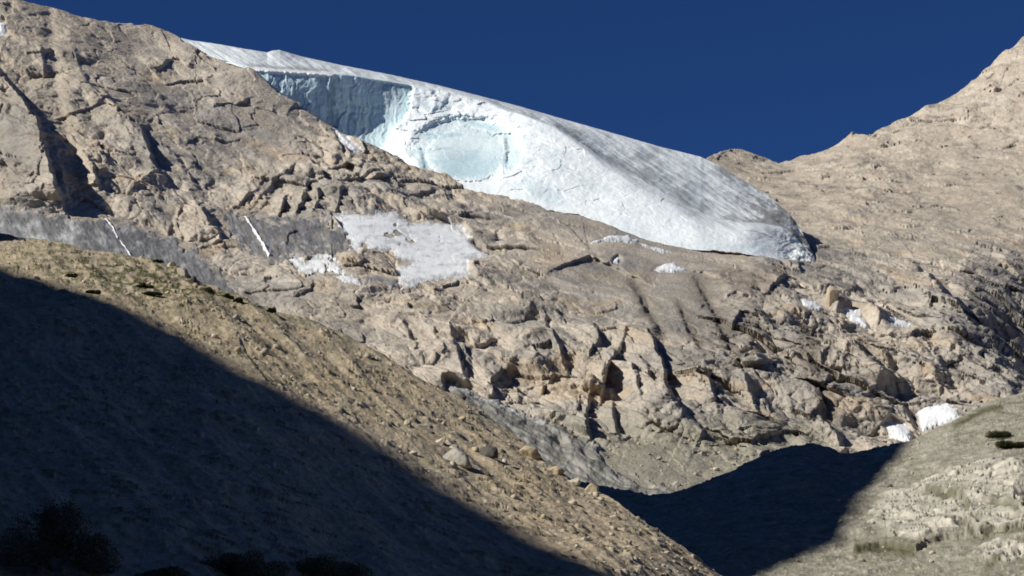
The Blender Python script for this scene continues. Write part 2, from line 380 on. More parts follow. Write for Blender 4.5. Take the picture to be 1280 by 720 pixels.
def mtn(U, V, level=5, want_col=False):
    U = np.asarray(U, float); V = np.asarray(V, float)
    Y = MT(U, V)
    # pass behind the glacier
    m = (U > 226) & (U < 1021) & (V < GBOT(U)) & (V > GSKY(U) - 40)
    if m.any():
        um, vm = U[m], V[m]
        Y[m] = np.maximum(Y[m], gdepth(um, np.maximum(vm, GSKY(um))) + np.minimum((GBOT(um) - vm) * 1.2, 9))
    P0 = place(U, V, Y)
    a = P0[..., 0]; b = 0.55 * P0[..., 1] + 0.85 * P0[..., 2]
    # domain warp
    wa = a + 9 * fbm(a / 45, b / 45, 31, 3); wb = b + 9 * fbm(a / 45, b / 45, 47, 3)
    wa2 = wa + 2.2 * fbm(a / 9, b / 9, 61, 3); wb2 = wb + 2.2 * fbm(a / 9, b / 9, 77, 3)
    amp = np.clip(AMP(U, V), 0.15, 1.6)
    sm = smooth_mask(U, V) * np.where((U > 262) & (U < 440) & (V > 260) & (V < 332) & (U < 415), .82, 1.0)
    under = ((U > 226) & (U < 1021) & (V < GBOT(U) - 2)).astype(float) if level < 99 else 0
    under = np.where(U > 850, under * (V > GSKY(U) + 3), under)
    k = amp * (1 - 0.93 * sm) * (1 - 0.9 * under)
    sx_ = .82 * wa + .57 * wb; sy_ = -.57 * wa + .82 * wb      # joints run down to the right
    sx2 = .82 * wa2 + .57 * wb2; sy2 = -.57 * wa2 + .82 * wb2
    f0, r0, e0 = facet(sx_ / 34, sy_ / 46, 101, 1.0, .3)
    f1, r1, e1 = facet(sx2 / 13, sy2 / 20, 131, 1.0, .45)
    d = 5.0 * f0 + 2.2 * f1 + 3.0 * ridged(wa / 60, wb / 60, 11, 3) + 3.0 * fbm(wa / 24, wb / 22, 15, 3)
    d = d + 6.5 * (np.abs(pnoise(sx2 / 26, sy2 / 36, 23)) - .3) + 2.2 * (np.abs(pnoise(sx2 / 10, sy2 / 14, 24)) - .3)
    cells = r1 * 0.5
    if level >= 2:
        f2, r2, e2 = facet(sx2 / 5.2, sy2 / 8.5, 161, 1.0, .4); d = d + .65 * f2 + .8 * fbm(wa2 / 8, wb2 / 7, 17, 2) + .8 * (np.abs(pnoise(wa2 / 4.2, wb2 / 5, 25)) - .3); cells = cells + 0.35 * r2
    if level >= 3:
        f3, r3, e3 = facet(sx2 / 2.6, sy2 / 3.4, 191, 1.0, .35); d = d + .25 * f3 + .3 * np.abs(pnoise(wa2 / 2.1, wb2 / 2.3, 26)); cells = cells + 0.25 * r3
    if level >= 3:
        cm = sstep(-.1, .25, fbm(wa / 26, wb / 26, 27, 3))
        d = d - (.9 * np.exp(-(e1 / .05) ** 2) * cm + .45 * np.exp(-(e2 / .07) ** 2) * (1 - .5 * cm))
    bz = sstep(955, 1040, U) * sstep(335, 275, V) * (.45 + .55 * sstep(165, 215, V + .2 * (1200 - U)))
    bzc = sstep(870, 915, U) * sstep(330, 250, V)
    fs, rs, es = facet(a / 5 + fbm(a / 4, b / 4, 39, 3), P0[..., 1] / 8, 251)
    spots = 4.5 * sstep(.84, .95, rs) * sstep(.0, .35, es) * sstep(-.1, .2, fbm(a / 30, b / 20, 41, 3))
    d = d * (1 - .72 * bz) + bz * (13 * fbm(a / 55, P0[..., 1] / 75, 33, 3) + 7 * fbm(a / 21, P0[..., 1] / 30, 35, 4) + 3.2 * np.abs(fbm(a / 8, P0[..., 1] / 13, 37, 4, .6)) + spots)
    if level >= 4:
        f4, r4, e4 = facet(wa2 / 1.7, wb2 / 1.3, 211); d = d + 0.12 * f4
        d = d + 0.5 * fbm(a / 4, b / 4, 5, 4)
    up = np.array([0.0, -0.5, 0.86])
    toc = -unit(P0 - np.array([0, 0, CAMZ]))
    nd = unit(toc * 0.7 + up * 0.45)
    fd = feature_disp(U, V) * (1 - 0.85 * sm)
    P = P0 + nd * (d * k)[..., None] + toc * fd[..., None]
    if not want_col: return P, nd
    beige = np.array([.50, .435, .35]); grey = np.array([.385, .35, .30]); dark = np.array([.225, .205, .175]); och = np.array([.48, .375, .255]); pale = np.array([.47, .41, .325])
    n1 = fbm(wa / 55, wb / 40, 301, 4); n2 = fbm(wa2 / 12, wb2 / 9, 321, 4)
    g = sstep(-.12, .22, n1 + .5 * n2 + np.interp(U, [0, 300, 700, 900, 1150, 1300], [.02, .0, -.02, .1, .14, .16]) * sstep(300, 360, V))
    c = beige * (1 - g[..., None]) + grey * g[..., None]
    st = fbm(wa2 / 2.2, wb / 22, 351, 4)                      # water stains run down the fall line
    c = c + (dark - c) * (0.65 * sstep(.12, .4, st + .35 * n1))[..., None] * np.clip(amp, 0, 1)[..., None]
    o = sstep(.16, .36, fbm(wa / 30 + 40, wb / 26, 371, 4))
    for cx, cy, rx, ry, s in [(738, 462, 20, 30, .9), (90, 180, 26, 60, .7), (235, 275, 26, 22, .6), (480, 350, 60, 14, .7), (440, 328, 28, 9, 1.), (430, 385, 70, 22, .55), (620, 510, 20, 14, .6)]:
        o = np.maximum(o * 1.0, s * np.exp(-(((U - cx) / rx) ** 2 + ((V - cy) / ry) ** 2) * 1.5) * (0.75 + n2))
    c = c + (och - c) * (0.6 * np.clip(o, 0, 1))[..., None]
    pk = bzc.copy() if level >= 3 else np.zeros(U.shape)
    pk = np.maximum(pk, .75 * sstep(330, 120, U + .9 * V))
    pk = pk * (0.65 + 0.5 * sstep(-.1, .2, n1))
    c = c + (pale * np.array([1, .97, .93]) - c) * (np.clip(pk, 0, 1) * .8)[..., None]
    sc1 = fbm(a / 40, P0[..., 1] / 60, 381, 5); sc2 = fbm(a / 9, P0[..., 1] / 14, 385, 4)
    c = c + (np.array([.40, .345, .275]) - c) * (.8 * bzc * sstep(165, 205, V + 20 * sc1) * sstep(-.15, .15, sc1 + .4 * sc2))[..., None]
    c = c + (np.array([.24, .215, .18]) - c) * (.7 * bzc * sstep(.22, .42, sc2 + .3 * sc1))[..., None]
    c = c + (np.array([.56, .50, .40]) - c) * (.6 * bzc * sstep(.1, .35, fbm(a / 16, b / 12, 387, 4)))[..., None]
    vf = sstep(500, 560, V + 14 * n2) * sstep(560, 700, U) * (1 - sstep(1010, 1060, U))      # valley scree, a little green
    c = c + (np.array([.285, .268, .205]) - c) * (vf * .8)[..., None]
    gz = np.zeros(U.shape)
    for cx, cy, rx, ry, s in [(985, 262, 40, 20, .0), (1025, 318, 26, 9, .9), (860, 395, 78, 58, .55), (820, 350, 60, 25, .3), (250, 110, 60, 40, .3), (290, 150, 70, 40, .4), (20, 180, 42, 75, .8), (745, 334, 52, 12, .9), (735, 345, 70, 14, .4), (180, 165, 30, 50, .4), (1250, 395, 56, 55, .95), (1010, 430, 50, 40, .35), (1100, 450, 40, 30, .35)]:
        gz = np.maximum(gz, s * np.exp(-(((U - cx) / rx) ** 2 + ((V - cy) / ry) ** 2)))
    c = c + (np.array([.235, .222, .20]) - c) * gz[..., None]
    bs = np.zeros(U.shape)
    for cx, cy, rx, ry, s in [(950, 350, 70, 22, .6), (1015, 440, 30, 55, .6), (860, 470, 40, 40, .3), (640, 370, 40, 30, .25), (1090, 480, 40, 30, .3), (930, 410, 40, 30, .35)]:
        bs = np.maximum(bs, s * np.exp(-(((U - cx) / rx) ** 2 + ((V - cy) / ry) ** 2)))
    c = c + (np.array([.20, .165, .13]) - c) * (bs * sstep(-.25, .2, n2 + .5 * st))[..., None]
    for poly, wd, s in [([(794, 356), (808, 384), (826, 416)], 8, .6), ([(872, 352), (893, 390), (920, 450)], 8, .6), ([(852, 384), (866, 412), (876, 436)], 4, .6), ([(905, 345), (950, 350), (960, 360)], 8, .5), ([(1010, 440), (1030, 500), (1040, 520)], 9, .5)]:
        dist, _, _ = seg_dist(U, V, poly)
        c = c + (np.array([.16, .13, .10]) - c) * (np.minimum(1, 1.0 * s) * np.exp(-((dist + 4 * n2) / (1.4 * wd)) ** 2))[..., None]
    sc_ = 1 + 0.22 * (cells - .55)
    fine = 1 + 0.28 * fbm(a / 1.6, b / 1.6, 391, 3)
    c = c * (sc_ * fine)[..., None]
    return P, np.clip(c, .02, .9)

us = np.concatenate([np.arange(-260, -20, 5.0), np.arange(-20, 1400, 1.0), np.arange(1400, 1561, 5.0)])
R = 660
front = np.minimum(np.where(us < 1000, LCREST(us), 2000), np.where(us > 590, RCREST(us), 2000))
mtop = np.where(us < 245, ROCKSKY(us), np.where(us < 872, GSKY(us) + 9, SADDLE(us)))
mtop = np.where((us >= 237) & (us < 860), np.maximum(mtop, GSKY(us) + 9 * sstep(237, 275, us)), mtop)
mbot = front + np.interp(us, [-260, 700, 900, 1560], [130, 110, 70, 80])
tt = np.linspace(0, 1, R)[:, None]
U = np.broadcast_to(us, (R, len(us))).copy()
V = mtop + (mbot - mtop) * tt
P, C = mtn(U, V, 5, True)
# back side (falls away behind the skyline) and foot (runs down below the near hills)
top = P[0]; back = []
for dy, dz in ((260, -420), (90, -120), (30, -26), (8, -6)):
    q = top.copy(); q[:, 1] += dy; q[:, 2] += dz; q[:, 2] = np.maximum(q[:, 2], -3); q[:, 0] *= (1 + dy / 1000); back.append(q)
bot = P[-1]; foot = []
for f in (0.35, 0.7, 1.0):
    q = bot.copy(); q[:, 1] -= 140 * f; q[:, 2] = bot[:, 2] * (1 - f) - 3 * f; foot.append(q)
Pm = np.concatenate([np.array(back), P, np.array(foot)]); Cm = np.concatenate([np.repeat(C[:1], 4, 0), C, np.repeat(C[-1:], 3, 0)])
mo = grid_obj("mountain", Pm, M_ROCK, Cm); tag(mo, kind="structure")

# ---------------------------------------------------------------- ground sheet
gm = material("valley_ground", 0.4, 0.5, 0.3, amp=0.3, tint=(0.24, 0.21, 0.15))
xs = np.linspace(-9000, 9000, 61); ys = np.linspace(-9000, 9000, 61)
GX, GY = np.meshgrid(xs, ys)
G = np.stack([GX, GY, 0 * GX - 1.0], -1)
tag(grid_obj("ground", G[::-1], gm), kind="structure")

# ---------------------------------------------------------------- glacier
gl = empty("glacier", tuple(place(np.array(640.), np.array(252.), np.array(945.))),
           "broken hanging glacier with blue ice wall and bright fresh break along the ridge", "glacier")
gu = np.arange(226, 1022, 0.8)
RT, RC = 90, 230
sk, rm, bt = GSKY(gu), GRIM(gu), GBOT(gu)
sk = np.minimum(sk + sstep(930, 985, gu) * 3.2 * fbm(gu / 13, gu * 0, 51, 5, .6) + .5 * fbm(gu / 8, gu * 0, 53, 4, .6), rm - .2)
bt = np.maximum(bt, rm + 0.3) + 2.6 * fbm(gu / 17, gu * 0, 41, 5, .6) * sstep(560, 640, gu)
vt = sk + (rm - sk) * np.linspace(0, 1, RT)[:, None] ** 0.8
vc = rm + (bt + 9 - rm) * np.linspace(0, 1, RC + 1)[1:, None]
GV = np.concatenate([vt, vc]); GU = np.broadcast_to(gu, GV.shape).copy()
Yg = gdepth(GU, GV)
inface = sstep(0, 6, GV - rm) ; below = np.maximum(GV - bt, 0)
Yg = Yg + below * 2.2
Yg = Yg + sstep(955, 1010, GU) * 5 * fbm(GU / 16, GV / 12, 45, 5, .6)
Pg = place(GU, GV, Yg)
a = Pg[..., 0]; b = Pg[..., 2]
tocg = -unit(Pg - np.array([0, 0, CAMZ]))
WALL = [(300, 70), (440, 80), (508, 98), (516, 112), (510, 128), (512, 140), (500, 154), (488, 165), (480, 184), (455, 200), (300, 100)]
wsd = poly_sd(GU + 6 * fbm(GU / 14, GV / 12, 5, 5, .62), GV + 6 * fbm(GU / 14, GV / 12, 9, 5, .62), WALL)
wallm = sstep(-3, 3, wsd)
onf = (GV > rm)
# relief of the break
aw = a + 2.5 * fbm(a / 8, b / 8, 71, 3); bw = b + 2.5 * fbm(a / 8, b / 8, 81, 3)
f1, r1, e1 = facet(aw / 13, bw / 8, 501); f2, r2, e2 = facet(aw / 4.5, bw / 3.4, 521); f3, r3, e3 = facet(aw / 1.7, bw / 1.4, 541)
upper = np.interp(GU, [450, 520, 640, 700, 760, 860], [1, 1, .9, .6, .35, .2]) * sstep(0, 30, bt - GV)
dg = (1 - wallm) * upper * (1.5 * f1 + .5 * f2 + 2.4 * fbm(aw / 13, bw / 9, 505, 5)) + (1 - wallm) * (.8 * fbm(aw / 11, bw / 7, 507, 5) + .3 * fbm(a / 2.5, b / 2.5, 5, 4))
dg = dg + wallm * (1.5 * fbm(aw / 4.5, bw / 30, 561, 5, .6) + .5 * fbm(aw / 4, bw / 4, 563, 4) + .8 * facet(aw / 9, bw / 40, 565)[0])
def gs(poly, h, wd, soft=3.6):
    global dg
    dist, side, t = seg_dist(GU, GV, poly)
    s = side + 2.5 * fbm(GU / 8, GV / 8, 77, 3)
    endd = np.sqrt(np.maximum(dist ** 2 - side ** 2, 0))
    dg = dg + .75 * h * np.exp(-np.maximum(s, 0) / wd) * sstep(-soft, soft, s) * np.exp(-(endd / 5) ** 2)
gs([(418, 94), (421, 108), (424, 130)], 1.5, 18)                     # vertical crack of the wall
gs([(508, 104), (514, 120), (511, 140), (498, 158)], 2.0, 30)
gs([(524, 186), (529, 200), (530, 214)], 4.0, 9)
gs([(632, 176), (633, 192), (630, 212)], 4.5, 22)                    # niche beside the big ice block
pass  #       # foot ramp below the block
pass  #
pass  #
gs([(560, 118), (556, 128), (548, 134)], 2.2, 10); gs([(540, 112), (546, 126), (540, 140)], 2.0, 10); gs([(600, 128), (590, 140), (575, 142)], 1.6, 10)
dg = dg - 7.0 * wallm * sstep(415, 505, GU)
hx = GU + 7 * fbm(GU / 18, GV / 14, 57, 5, .6); hy = GV + 6 * fbm(GU / 18, GV / 14, 59, 5, .6)
hr = 1 - (((hx - 582) / 76) ** 2 + ((hy - 184) / 43) ** 2)
hol = sstep(0, .42, hr) * (1 - .0 * hr)
dg = dg - 4.8 * hol
blk = np.sqrt(np.clip(1 - (((hx - 584) / 50) ** 2 + ((hy - 194) / 33) ** 2), 0, 1))
dg = (dg + 4.8 * hol) * (1 - .6 * sstep(0, .3, blk)) - 4.8 * hol + 3.8 * blk ** .7
lip = np.exp(-((GV - rm - 2.5) / 2.5) ** 2) * sstep(312, 318, GU) * (1 - sstep(405, 425, GU))
dg = dg + 1.4 * lip
bulge = np.exp(-(((GU - 935) / 22) ** 2 + ((GV - 292) / 11) ** 2)); dg = dg + 3.0 * bulge
dg = dg * sstep(-1.5, 2.5, GV - rm)
# top surface: wind-worn furrows running down its slope
tops = sstep(1, -2, GV - rm)
fur = .75 * fbm((GU + .6 * GV) / 60, (GV - .60 * GU) / 7, 601, 6, .6) + .35 * fbm(GU / 30, GV / 16, 603, 5)
Pg = Pg + tocg * dg[..., None]
Pg[..., 2] += tops * (1.3 * fur + .5 * fbm(GU / 30, GV / 12, 611, 3)) * sstep(0, 3, GV - sk)
# colours
white = np.array([.86, .905, .90]); blue = np.array([.53, .685, .72]); wallc = np.array([.55, .70, .73]); dirt = np.array([.42, .45, .455]); firn = np.array([.66, .705, .71])
c = np.broadcast_to(white, Pg.shape).copy()
bl = np.maximum(.5 * hol, sstep(.2, .7, blk) * (.45 + .55 * sstep(180, 210, GV))) + .5 * sstep(.05, .3, fbm(aw / 14, bw / 7, 631, 4)) * upper
bl = np.maximum(bl, .8 * sstep(-3, 3, poly_sd(GU, GV, [(631, 216), (634, 192), (646, 184), (653, 190), (648, 206)])))
bl = np.maximum(bl, .9 * sstep(-3, 2, poly_sd(GU, GV, [(523, 214), (527, 190), (534, 200), (536, 216)])))
bl = np.maximum(bl, .55 * sstep(0, 14, poly_sd(GU, GV, [(760, 268), (840, 300), (960, 300), (1012, 326), (850, 312), (760, 284)])))
bl = np.maximum(bl, .45 * sstep(0, 10, poly_sd(GU, GV, [(655, 215), (700, 228), (722, 262), (690, 262), (650, 246)])))
c = c + (blue - c) * np.clip(bl, 0, 1)[..., None]
vs = fbm(GU / 5, GV / 40, 651, 4)
wc = wallc * (1 + .3 * vs + .12 * fbm(GU / 20, GV / 20, 655, 4))[..., None]
wc = wc + (np.array([.30, .40, .47]) - wc) * (.7 * np.exp(-((GU - 415 + 6 * fbm(GU / 9, GV / 9, 3, 2)) / 6) ** 2) + .55 * sstep(462, 500, GU) * sstep(130, 105, GV) + .4 * sstep(.1, .4, vs))[..., None]
c = c + (wc - c) * (wallm * onf)[..., None]
c = c + (np.array([.82, .84, .85]) - c) * np.clip(lip * 1.2, 0, 1)[..., None]
for cx, cy, rx, ry in ((424, 110, 3, 14), (483, 121, 8, 5), (493, 118, 4, 5), (498, 133, 3, 9), (488, 136, 3, 6), (465, 104, 12, 4), (441, 106, 10, 7)):
    c = c + (np.array([.74, .79, .82]) - c) * (.8 * np.exp(-(((GU - cx) / rx) ** 2 + ((GV - cy) / ry) ** 2) * 1.5))[..., None]
dm = sstep(-.18, .28, fur + .55 * fbm(GU / 40, GV / 24, 671, 3) + .45 * np.exp(-((rm - GV) / 9) ** 2) * sstep(640, 700, GU) - .1)
tc = firn + (dirt - firn) * (dm * np.interp(GU, [230, 330, 640, 720, 1000], [.35, .3, .45, 1., 1.]))[..., None]
tc = tc + (np.array([.26, .255, .25]) - tc) * (.7 * np.exp(-((GV - (GRIM(GU) - 3)) / 2.2) ** 2) * sstep(300, 318, GU) * (1 - sstep(400, 430, GU)))[..., None]
tc = tc + (np.array([.25, .24, .225]) - tc) * (.85 * sstep(-.05, .3, fur + .5 * fbm(GU / 7, GV / 5, 613, 5, .6) + .006 * (GU - 930)) * sstep(850, 950, GU))[..., None]
c = c + (tc - c) * tops[..., None]
run = sstep(26, 0, GV - rm) * sstep(720, 800, GU) * sstep(-.1, .25, fur + .1) * (1 - tops)
c = c + (.5 * (dirt + firn) - c) * (.9 * run)[..., None]
lob = sstep(940, 1000, GU + .5 * (300 - GV)) * sstep(-.15, .25, fbm(GU / 9, GV / 6, 615, 5, .6))
c = c + (np.array([.30, .30, .29]) - c) * (.85 * lob * (1 - tops))[..., None]
ed = sstep(6, -2, bt - GV) * sstep(.0, .3, fbm(GU / 6, GV / 6, 691, 3)) * sstep(600, 640, GU)
c = c + (np.array([.5, .5, .48]) - c) * (.6 * ed)[..., None]
kc = lambda m: (m[:-1, :-1] & m[1:, :-1] & m[1:, 1:] & m[:-1, 1:])
fc = lambda m: m[:-1, :-1]
topf0 = fc(np.arange(GV.shape[0])[:, None] + 0 * GU < RT - 1)
topf = topf0; wf = fc(wallm > .5) & ~topf0
o = grid_obj("snow_cap", Pg, M_SNOW, c, topf, gl); tag(o, "grey dirt-streaked upper snow surface")
# the cap's hidden far side
q = Pg[0].copy(); rows = []
for dy, dz in ((90, -90), (30, -25), (8, -6)):
    t_ = q.copy(); t_[:, 1] += dy; t_[:, 2] += dz; rows.append(t_)
Pb = np.concatenate([np.array(rows), Pg[:1]])
grid_obj("far_slope", Pb, M_SNOW, np.broadcast_to(firn, Pb.shape), None, gl)
o = grid_obj("ice_wall", Pg, M_ICE, c, wf, gl); tag(o, "blue-grey sheer ice wall at the upper left end")
o = grid_obj("ice_face", Pg, M_ICE, c, ~topf0 & ~wf, gl); tag(o, "bright white broken ice face")

# ---------------------------------------------------------------- snow and ice lying on the mountain
def patch(name, label, cat, poly, thick, colf, mat, edge=3.0, step=0.9, wd=4.0, level=2, group=None, holes=None, escale=14.0, relief=None):
    p = np.array(poly, float); pad = 8
    uu = np.arange(p[:, 0].min() - pad, p[:, 0].max() + pad, step); vv = np.arange(p[:, 1].min() - pad, p[:, 1].max() + pad, step)
    U, V = np.meshgrid(uu, vv)
    sd = poly_sd(U, V, poly) + edge * 1.3 * fbm(U / escale, V / (escale * .7), 700 + len(label), 6, .62)
    if holes is not None: sd = np.minimum(sd, holes(U, V))
    B, nd = mtn(U, V, level)
    off = np.where(sd > 0, thick * (1 - np.exp(-sd / (wd * 1.8))), sd * 0.35) + .08 * thick * fbm(U / 9, V / 9, 77, 3) * (sd > 0)
    if relief is not None: off = off + relief(U, V) * sstep(-1, 6, sd)
    B = B + nd * off[..., None]
    keep = kc(sd > -5)
    cc = colf(U, V)
    if colf is snowcol:                                   # thin melting margins let the wet grit through
        bigp = len(poly) > 11
        thin = sstep(9, 0, sd + 7.0 * fbm(U / 11, V / 6, 83, 6, .62)) * .6 if bigp else sstep(4.0, .3, sd + 2.0 * fbm(U / 5, V / 4, 83, 4)) * .5
        cc = cc + (np.array([.33, .31, .28]) - cc) * thin[..., None]
    if mat is M_DIRTY:
        thin = sstep(7, -1, sd + 7 * fbm(U / 12, V / 8, 85, 5, .6))
        cc = cc + (np.array([.36, .32, .26]) - cc) * (.8 * thin)[..., None]
    o = grid_obj(name, B, mat, np.clip(cc, .02, .9), keep)
    return tag(o, label, cat, group)

def snowcol(U, V):
    g2 = fbm(U / 16, V / 7, 63, 5, .6) + .4 * np.exp(-(((U - 492) / 30) ** 2 + ((V - 300) / 14) ** 2))
    n = fbm(U / 12, V / 7, 61, 6, .62)
    return np.array([.90, .92, .91]) + (np.array([.58, .59, .58]) - np.array([.90, .92, .91])) * (.6 * sstep(.05, .4, n))[..., None] - np.array([.42, .42, .43]) * (.6 * sstep(.3, .5, g2))[..., None]
def greyice(U, V):
    s = fbm((U - .55 * V) / 15, (V + .3 * U) / 34, 71, 6, .65); n = fbm(U / 26, V / 14, 73, 6, .6) + np.interp(U, [0, 120, 300], [.22, .05, -.12])
    c = np.array([.185, .185, .182]) + (np.array([.43, .43, .415]) - np.array([.185, .185, .182])) * sstep(-.1, .5, .6 * s + .8 * n)[..., None]
    d, _, _ = seg_dist(U, V, [(190, 288), (225, 303), (250, 316)])
    c = c + (np.array([.12, .125, .14]) - c) * (.7 * np.exp(-(d / 5) ** 2))[..., None]
    return c
def slabcol(U, V):
    s = fbm((U - .4 * V) / 10, V / 34, 91, 6, .62); n = fbm(U / 16, V / 12, 95, 6, .62)
    c = np.array([.15, .15, .155]) + (np.array([.42, .42, .415]) - np.array([.15, .15, .155])) * sstep(.0, .55, .8 * n + .7 * s)[..., None]
    return c + (np.array([.24, .215, .18]) - c) * (.6 * sstep(-.1, .3, fbm(U / 20, V / 16, 97, 3)))[..., None]
def tonguecol(U, V):
    d, _, _ = seg_dist(U, V, [(560, 485), (600, 500), (633, 513), (684, 534)])
    L = seg_dist(U, V, [(556, 482), (640, 525), (720, 565), (780, 600), (850, 615)])
    s = fbm(L[1] / 5, L[2] * 9, 111, 4)
    c = np.array([.25, .25, .235]) + (np.array([.42, .42, .40]) - np.array([.25, .25, .235])) * sstep(-.2, .3, s)[..., None]
    c = c + (np.array([.13, .125, .115]) - c) * (.6 * sstep(.12, .35, fbm(L[1] / 7, L[2] * 14, 115, 3)))[..., None]
    c = c * np.array([.74, .71, .66])
    return c + (np.array([.58, .59, .58]) - c) * (.75 * np.exp(-((d + 2 * fbm(U / 5, V / 5, 3, 3)) / 3) ** 2))[..., None]

def tonguerel(U, V):
    L = seg_dist(U, V, [(556, 482), (640, 525), (720, 565), (780, 600), (850, 615)])
    r_ = 2.0 * fbm(L[1] / 20, L[2] * 12, 117, 4) + .7 * np.abs(pnoise(L[1] / 7, L[2] * 14, 119))
    for cx, cy, rx, ry, h in ((703, 557, 9, 5, 4), (768, 582, 12, 6, 5), (735, 572, 8, 4, 3), (800, 604, 16, 5, 4), (838, 608, 8, 5, 4)):
        r_ = r_ - h * np.exp(-(((U - cx) / rx) ** 2 + ((V - cy - .5 * (U - cx)) / ry) ** 2))
    return r_
patch("dirty_ice_sheet", "long smooth grey sheet of dirty ice behind the brown slope's crest at far left", "ice sheet", P_LEFTICE, 1.0, greyice, M_DIRTY, 14, .9, 9, 4, relief=lambda U, V: 1.2 * fbm((U - .5 * V) / 20, V / 22, 121, 6, .6))
patch("dirty_ice_sheet", "dark grey smooth dirty ice between the rock cliff and the ragged snowfield", "ice sheet", P_SLAB, .7, slabcol, M_DIRTY, 18, .8, 9, 4, relief=lambda U, V: 1.1 * fbm((U - .4 * V) / 16, V / 26, 123, 6, .6))
patch("snowfield", "large white ragged snowfield on the rock below the glacier, the widest of the snow", "snowfield", P_FIELD, 1.0, snowcol, M_SNOW, 7, .7, 6, 1, escale=11,
      holes=lambda U, V: 7 - 10 * sstep(.42, .75, fbm(U / 18, V / 10, 801, 4, .5) + .5 * np.exp(-(((U - 500) / 26) ** 2 + ((V - 296) / 14) ** 2))))
patch("snow_patch", "thin broken snow strip below the dark grey ice, left of the widest snowfield", "snow patch", P_RAG, 1.2, snowcol, M_SNOW, 7, .8, 3, 1,
      holes=lambda U, V: 6 - 11 * sstep(.12, .4, fbm(U / 15, V / 12, 807, 5)))
patch("dirty_ice_patch", "small pale grey ice patch tucked under the bottom corner of the ragged snowfield", "ice patch", [(452, 346), (475, 341), (497, 345), (502, 358), (475, 358), (455, 357)], 1.0,
      lambda U, V: slabcol(U, V) * 1.7, M_DIRTY, 6, .9, 3, 1)
def ribbon(line, wpx):
    p = np.array(line, float); n = np.gradient(p, axis=0); n = np.stack([-n[:, 1], n[:, 0]], 1); n /= np.linalg.norm(n, axis=1)[:, None]
    wd = wpx * np.linspace(.6, 1, len(p))[:, None] / 2
    return [tuple(q) for q in np.concatenate([p + n * wd, (p - n * wd)[::-1]])]
patch("snow_streak", "narrow white snow streak running down the grey ice sheet on the far left", "snow streak", ribbon([(132, 272), (141, 284), (147, 298), (157, 311), (165, 324)], 4.5), 2.6, snowcol, M_SNOW, 2.0, .5, 1.5, 4, escale=9, relief=lambda U, V: 1.2 * fbm((U - .5 * V) / 20, V / 22, 121, 6, .6))
patch("snow_streak", "narrow white snow streak at the edge of the dark grey ice beside the block-shaped cliff", "snow streak", ribbon([(306, 270), (314, 283), (322, 296), (330, 308), (338, 322)], 6), 2.4, snowcol, M_SNOW, 2.0, .5, 1.5, 4, escale=9, relief=lambda U, V: 1.1 * fbm((U - .4 * V) / 16, V / 26, 123, 6, .6))
for lab, poly in SP_:
    patch("snow_patch", lab, "snow patch", poly, 2.2, snowcol, M_SNOW, 3.0, .6, 2.5, 2, escale=10)
patch("ice_tongue", "grey dirt-covered ice tongue filling the gully behind the brown slope", "ice tongue", P_TONGUE, 3.0, tonguecol, M_DIRTY, 6, .7, 4, 3, relief=tonguerel)

